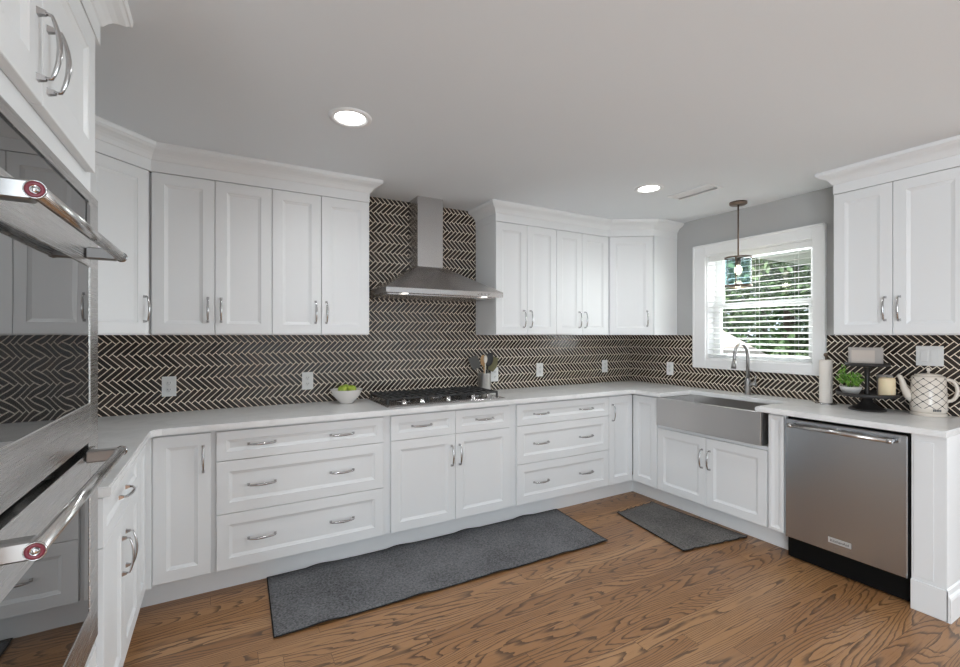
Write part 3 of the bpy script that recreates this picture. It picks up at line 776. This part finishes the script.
# utensil crock and utensils
M['crock'] = mat('ribbed_steel', (.72, .70, .67), .38, 1.0)
cx_, cy_ = 1.845, 3.19
prof = [(0, 0), (.050, 0), (.052, .003), (.052, .143), (.054, .147), (.054, .152), (.050, .152), (.050, .004), (0, .004)]
tag(put('utensil_crock', MB().lathe(prof, n=40), M['crock'], None, (cx_, cy_, CTZ)), 'steel crock of cooking utensils behind the right end of the cooktop', 'crock')
M['wood_light'] = mat('pale_wood', (.50, .30, .13), .5); M['olive'] = mat('olive_silicone', (.16, .15, .07), .45)
M['grey_plastic'] = mat('grey_nylon', (.09, .09, .085), .45); M['black_plastic'] = mat('black_nylon', (.012, .012, .012), .4)
M['cream_plastic'] = mat('cream_plastic', (.70, .64, .55), .4)
def utensil(name, label, ang, lean, L, handle_m, head, hr=.0055, off=0.0):
    """stands in the crock: base near its floor, leaning over the rim towards ang"""
    r = thing(name, label, 'utensil', (cx_-.020*math.cos(ang)-off*math.sin(ang), cy_-.020*math.sin(ang)+off*math.cos(ang), CTZ+.0105), 0, 'utensils standing in the crock')
    r.rotation_euler = (Matrix.Rotation(ang, 3, 'Z') @ Matrix.Rotation(lean, 3, 'Y') @ Matrix.Rotation(-ang-.35, 3, 'Z')).to_euler()
    put('handle', MB().tube([(0, 0, 0), (0, 0, L)], hr, 10), handle_m, r)
    mb, m2 = head(L); put('head', mb, m2, r)
def paddle(w, h, m, th=.003, top=1.0):
    def f(L): return MB().prism([(-w*.35, L-.004), (w*.35, L-.004), (w/2, L+h*.35), (w/2*top, L+h), (-w/2*top, L+h), (-w/2, L+h*.35)], -th, th, mtx=Matrix.Rotation(PI/2, 4, 'X')), m
    return f
def spoon(w, h, m):
    def f(L): return MB().sphere((0, 0, L+h/2-.004), 1, (w/2, .007, h/2), 18), m
    return f
utensil('flat_spatula', 'wide grey flat spatula leaning left in the crock', math.radians(178), .40, .195, M['cream_plastic'], paddle(.080, .100, M['grey_plastic'], top=.95), .004, off=-.024)
utensil('wooden_spoon', 'pale wooden spoon standing in the crock', math.radians(200), .12, .20, M['wood_light'], spoon(.052, .092, M['wood_light']), off=-.002)
utensil('serving_spoon', 'cream-handled spoon standing upright in the crock', math.radians(20), .03, .225, M['cream_plastic'], spoon(.030, .065, M['cream_plastic']), .0045, off=-.022)
utensil('black_ladle', 'black nylon spoon standing at the right in the crock', math.radians(-12), .23, .205, M['black_plastic'], spoon(.066, .112, M['black_plastic']), off=-.012)
utensil('broad_turner', 'broad olive turner leaning far right in the crock', math.radians(12), .50, .185, M['black_plastic'], paddle(.090, .118, M['olive'], top=.75), off=.012)

# paper towel holder
M['paper'] = mat('paper_towel', (.80, .74, .68), .9)
tw = thing('paper_towel_holder', 'slim cream paper towel roll on a holder right of the window', 'paper towel', (3.50, 1.518, CTZ))
put('base', MB().lathe([(0, 0), (.060, 0), (.060, .006), (.055, .010), (0, .010)], n=32), M['chrome'], tw)
put('rod', MB().tube([(0, 0, .0102), (0, 0, .318)], .005, 10), M['bronze'], tw)
put('finial', MB().sphere((0, 0, .326), .013), M['bronze'], tw)
put('roll', MB().lathe([(.0155, .0105), (.0355, .0105), (.0362, .013), (.0362, .290), (.035, .293), (.0155, .293), (.0155, .0105)], n=36), M['paper'], tw)
put('tension_arm', MB().tube([(-.052, .012, .0102), (-.058, .055, .016), (-.056, .066, .040)], .0025, 8), M['bronze'], tw)

# two-tier stand
SX, SY = 3.440, 1.272
st = thing('tiered_stand', 'black two-tier pedestal tray between paper towels and kettle', 'stand', (SX, SY, CTZ))
put('foot', MB().lathe([(0, 0), (.092, 0), (.092, .006), (.080, .014), (.050, .030), (.030, .050), (.020, .085), (0, .085)], n=40), M['black_metal'], st)
put('tray', MB().lathe([(0, .0852), (.138, .0852), (.150, .089), (.152, .108), (.148, .108), (.144, .0935), (0, .0935)], n=48), M['black_metal'], st)
put('post', MB().lathe([(0, .0937), (.018, .0937), (.013, .105), (.010, .15), (.012, .20), (.016, .255), (.028, .268), (0, .268)], n=20), M['black_metal'], st)
put('upper_tray', MB().lathe([(0, .2682), (.098, .2682), (.107, .272), (.108, .288), (.104, .288), (.100, .2765), (0, .2765)], n=48), M['black_metal'], st)
M['sign_wood'] = mat('greyed_wood', (.42, .385, .36), .75); M['sign_face'] = mat('pale_sign_face', (.58, .515, .46), .8)
sg = thing('block_sign', 'small pale framed wooden block on the upper tier of the black stand', 'sign', (SX-.008, SY+.006, CTZ+.2768), math.radians(-62))
put('block', MB().box(-.080, .080, -.028, .028, 0, .105, .002), M['sign_wood'], sg)
put('face', MB().box(-.070, .040, -.0305, -.0282, .010, .088, .0006), M['sign_face'], sg)
# potted plant
M['pot'] = mat('whitewashed_pot', (.58, .56, .54), .7)
M['leaf'] = mat('green_leaves', (.10, .30, .03), .5)
t = NT(M['leaf']); t.base(t.ramp(t.noise(t.coord(), 60, 2), [(.35, (.06, .20, .02)), (.65, (.26, .48, .06))]))
px, py = SX-.045, SY+.066
pl = thing('potted_plant', 'little bushy green plant in a whitish bowl on the black stand', 'plant', (px, py, CTZ+.094))
put('pot', MB().lathe([(0, 0), (.036, 0), (.052, .028), (.057, .046), (.053, .046), (.048, .030), (0, .026)], n=28), M['pot'], pl)
def leaf_cluster(rnd, n, centre, sc, size, mb=None):
    mb = mb or MB(); b = bmesh.new()
    for _ in range(n):
        while True:
            v = Vector((rnd.uniform(-1, 1), rnd.uniform(-1, 1), rnd.uniform(-1, 1)))
            if .25 < v.length < 1: break
        p = Vector(centre)+Vector((v.x*sc[0], v.y*sc[1], v.z*sc[2]))
        R = Matrix.Rotation(rnd.random()*6.3, 3, 'Z') @ Matrix.Rotation(rnd.uniform(-1.2, 1.2), 3, 'X') @ Matrix.Rotation(rnd.uniform(-1, 1), 3, 'Y')
        s = size*rnd.uniform(.6, 1.3)
        q = [Vector((0, -s, 0)), Vector((s*.5, -.1*s, s*.18)), Vector((0, s, 0)), Vector((-s*.5, -.1*s, s*.18))]
        vs = [b.verts.new(p+R @ c) for c in q]
        b.faces.new((vs[0], vs[1], vs[2])); b.faces.new((vs[0], vs[2], vs[3]))
    mb.merge(b); return mb
rn = random.Random(3)
fo = leaf_cluster(rn, 110, (0, 0, .085), (.062, .062, .045), .013)
leaf_cluster(rn, 60, (-.012, .042, .120), (.036, .036, .055), .012, fo)
leaf_cluster(rn, 34, (-.01, -.035, .10), (.03, .03, .04), .012, fo)
for k in range(14):
    a = rn.random()*6.3; fo.tube([(0, 0, .03), (.03*math.cos(a), .03*math.sin(a), .09), (.05*math.cos(a), .05*math.sin(a), .12)], .0012, 5)
put('foliage', fo, M['leaf'], pl)
# candle and jar
M['wax'] = mat('cream_candle_wax', (.78, .64, .42), .5, **{'Subsurface_Weight': .15}); M['wick'] = mat('candle_wick', (.03, .03, .03), .9)
cd = thing('pillar_candle', 'cream pillar candle on the lower tray beside the kettle spout', 'candle', (SX-.022, SY-.103, CTZ+.094))
put('wax', MB().lathe([(0, 0), (.037, 0), (.039, .003), (.039, .102), (.034, .112), (.024, .1135), (0, .1105)], n=36), M['wax'], cd)
put('wick', MB().tube([(0, 0, .1105), (.001, 0, .121)], .0012, 6), M['wick'], cd)
M['jar'] = mat('frosted_grey_glass', (.42, .38, .36), .25)
jr = thing('candle_jar', 'greyish lidded jar behind the cream candle on the black stand', 'jar', (SX+.045, SY-.070, CTZ+.094))
put('jar_body', MB().lathe([(0, 0), (.034, 0), (.037, .006), (.037, .095), (.034, .100), (0, .100)], n=30), M['jar'], jr)
put('lid', MB().lathe([(0, .1002), (.038, .1002), (.038, .116), (.034, .122), (0, .124)], n=30), M['sign_wood'], jr)

# kettle
M['kettle'] = mat('cream_kettle_with_trellis', (.76, .69, .61), .22)
t = NT(M['kettle']); x, y, z = t.xyz(t.coord())
ang = t.m('ARCTAN2', y, x)
uu = t.m('MULTIPLY', ang, 9.0); vv = t.m('MULTIPLY', z, 2*PI/.043)
vv2 = t.m('ADD', vv, 0.4)
f = t.m('ABSOLUTE', t.m('ADD', t.m('COSINE', uu), t.m('COSINE', vv2)))
g2 = t.m('ABSOLUTE', t.m('COSINE', t.m('MULTIPLY', uu, .5)))
su, sv = t.m('SINE', uu), t.m('SINE', vv2)
grad = t.m('SQRT', t.m('ADD', t.m('MULTIPLY', su, su), t.m('MULTIPLY', sv, sv)))
line = t.m('LESS_THAN', f, t.m('ADD', .03, t.m('MULTIPLY', grad, .15)))
band = t.m('MULTIPLY', t.m('GREATER_THAN', z, .045), t.m('LESS_THAN', z, .216))
t.base(t.mix(t.m('MULTIPLY', line, band), (.76, .69, .61), (.03, .027, .025)))
M['kettle_plain'] = mat('cream_kettle_ceramic', (.76, .69, .61), .22)
kt = thing('electric_kettle', 'cream kettle with dark trellis pattern at the right end of the counter', 'kettle', (3.515, 1.015, CTZ))
put('power_base', MB().lathe([(0, 0), (.076, 0), (.078, .004), (.078, .014), (.072, .018), (0, .018)], n=40), M['kettle_plain'], kt)
KR = .082
put('body', MB().lathe([(0, .0182), (.070, .0182), (.076, .026), (.0795, .040), (.0795, .070), (.0735, .215), (.068, .224), (0, .226)], n=56), M['kettle'], kt)
put('lid', MB().lathe([(0, .2262), (.060, .2262), (.058, .232), (.030, .238), (0, .239)], n=36).lathe([(0, .2385), (.006, .239), (.005, .250), (.010, .258), (.008, .268), (0, .271)], n=16), M['kettle_plain'], kt)
dirx, diry = -.35, .937      # spout direction along the wall, to the left of the picture
def kd(r, z, off=0): return (dirx*r, diry*r, z)
put('spout', MB().tube([kd(.055, .085), kd(.085, .110), kd(.102, .150), kd(.110, .185), kd(.120, .214), kd(.131, .222)], [.030, .024, .018, .014, .012, .010], 16), M['kettle_plain'], kt)
hp = [kd(-.067, .204)]
for i in range(0, 11):
    a = PI/2-PI*i/10
    hp.append(kd(-(.080+.036*math.cos(a)), .147+.060*math.sin(a)))
hp.append(kd(-.070, .090))
put('handle', MB().tube(hp, .0115, 14, flat=.8), M['kettle_plain'], kt)
# small dark maker's mark at the foot, too small to read
mk = MB()
for i in range(5): mk.box(-.018+i*.0075, -.0125+i*.0075, -.0812, -.0796, .0475-.0035, .0275+.0035)
mko = put('maker_mark', mk, M['plastic_dark'], kt, (0, 0, 0), (0, 0, math.radians(-48)))

# ------------------------------------------------------------------ outside the window
M['lawn'] = mat('lawn', (.10, .20, .05), .9); M['bark'] = mat('tree_bark', (.10, .07, .05), .9)
struct('ground', MB().box(WX+.165, 30, -8, 30, -.45, -.40), M['lawn'])
M['fol'] = mat('tree_leaves', (.12, .25, .06), .6)
t = NT(M['fol']); t.base(t.ramp(t.noise(t.coord(), 3.0, 4), [(.3, (.045, .11, .04)), (.55, (.13, .22, .09)), (.75, (.30, .38, .19))]))
def tree(label, x, y, h, r, seed):
    rn = random.Random(seed)
    tr = thing('leafy_tree', label, 'tree', (x, y, -.40), 0, 'trees outside the window')
    put('trunk', MB().tube([(0, 0, 0), (.05, .04, h*.3), (0, .05, h*.7)], [.16, .12, .05], 10), M['bark'], tr)
    mb = MB()
    for k in range(26):
        c = (rn.uniform(-.55, .55)*r, rn.uniform(-.55, .55)*r, rn.uniform(.12, .92)*h)
        leaf_cluster(rn, 300, c, (r*.45, r*.45, h*.14), .085, mb)
    put('foliage', mb, M['fol'], tr)
tree('leafy green tree nearest the window, standing right behind the shed', 8.5, 4.2, 4.4, 1.08, 1)
tree('leafy green tree beyond the shed, seen in the left of the window', 8.7, 6.4, 4.8, 1.08, 2)
tree('tall leafy tree far back, seen through the middle of the window', 11.8, 6.5, 6.4, 1.75, 3)
tree('tall leafy tree far back, seen in the left of the window', 12.6, 10.1, 6.6, 1.7, 4)
M['shed_wall'] = mat('pale_shed_wall', (.62, .55, .50), .8); M['shed_roof'] = mat('pale_pink_roof', (.78, .66, .62), .8)
sh = thing('garden_shed', 'low pale-roofed shed seen through the bottom of the window', 'shed', (5.95, 4.5, -.40))
YZ = Matrix(((0, 0, 1, 0), (1, 0, 0, 0), (0, 1, 0, 0), (0, 0, 0, 1)))
put('wall', MB().prism([(-1.2, 0), (1.2, 0), (1.2, 1.29), (0, 1.93), (-1.2, 1.29)], -.55, .55, mtx=YZ), M['shed_wall'], sh)
put('roof', MB().prism([(-1.42, 1.192), (-1.40, 1.23), (0, 1.98), (1.40, 1.23), (1.42, 1.192), (0, 1.94)], -.7, .7, mtx=YZ), M['shed_roof'], sh)
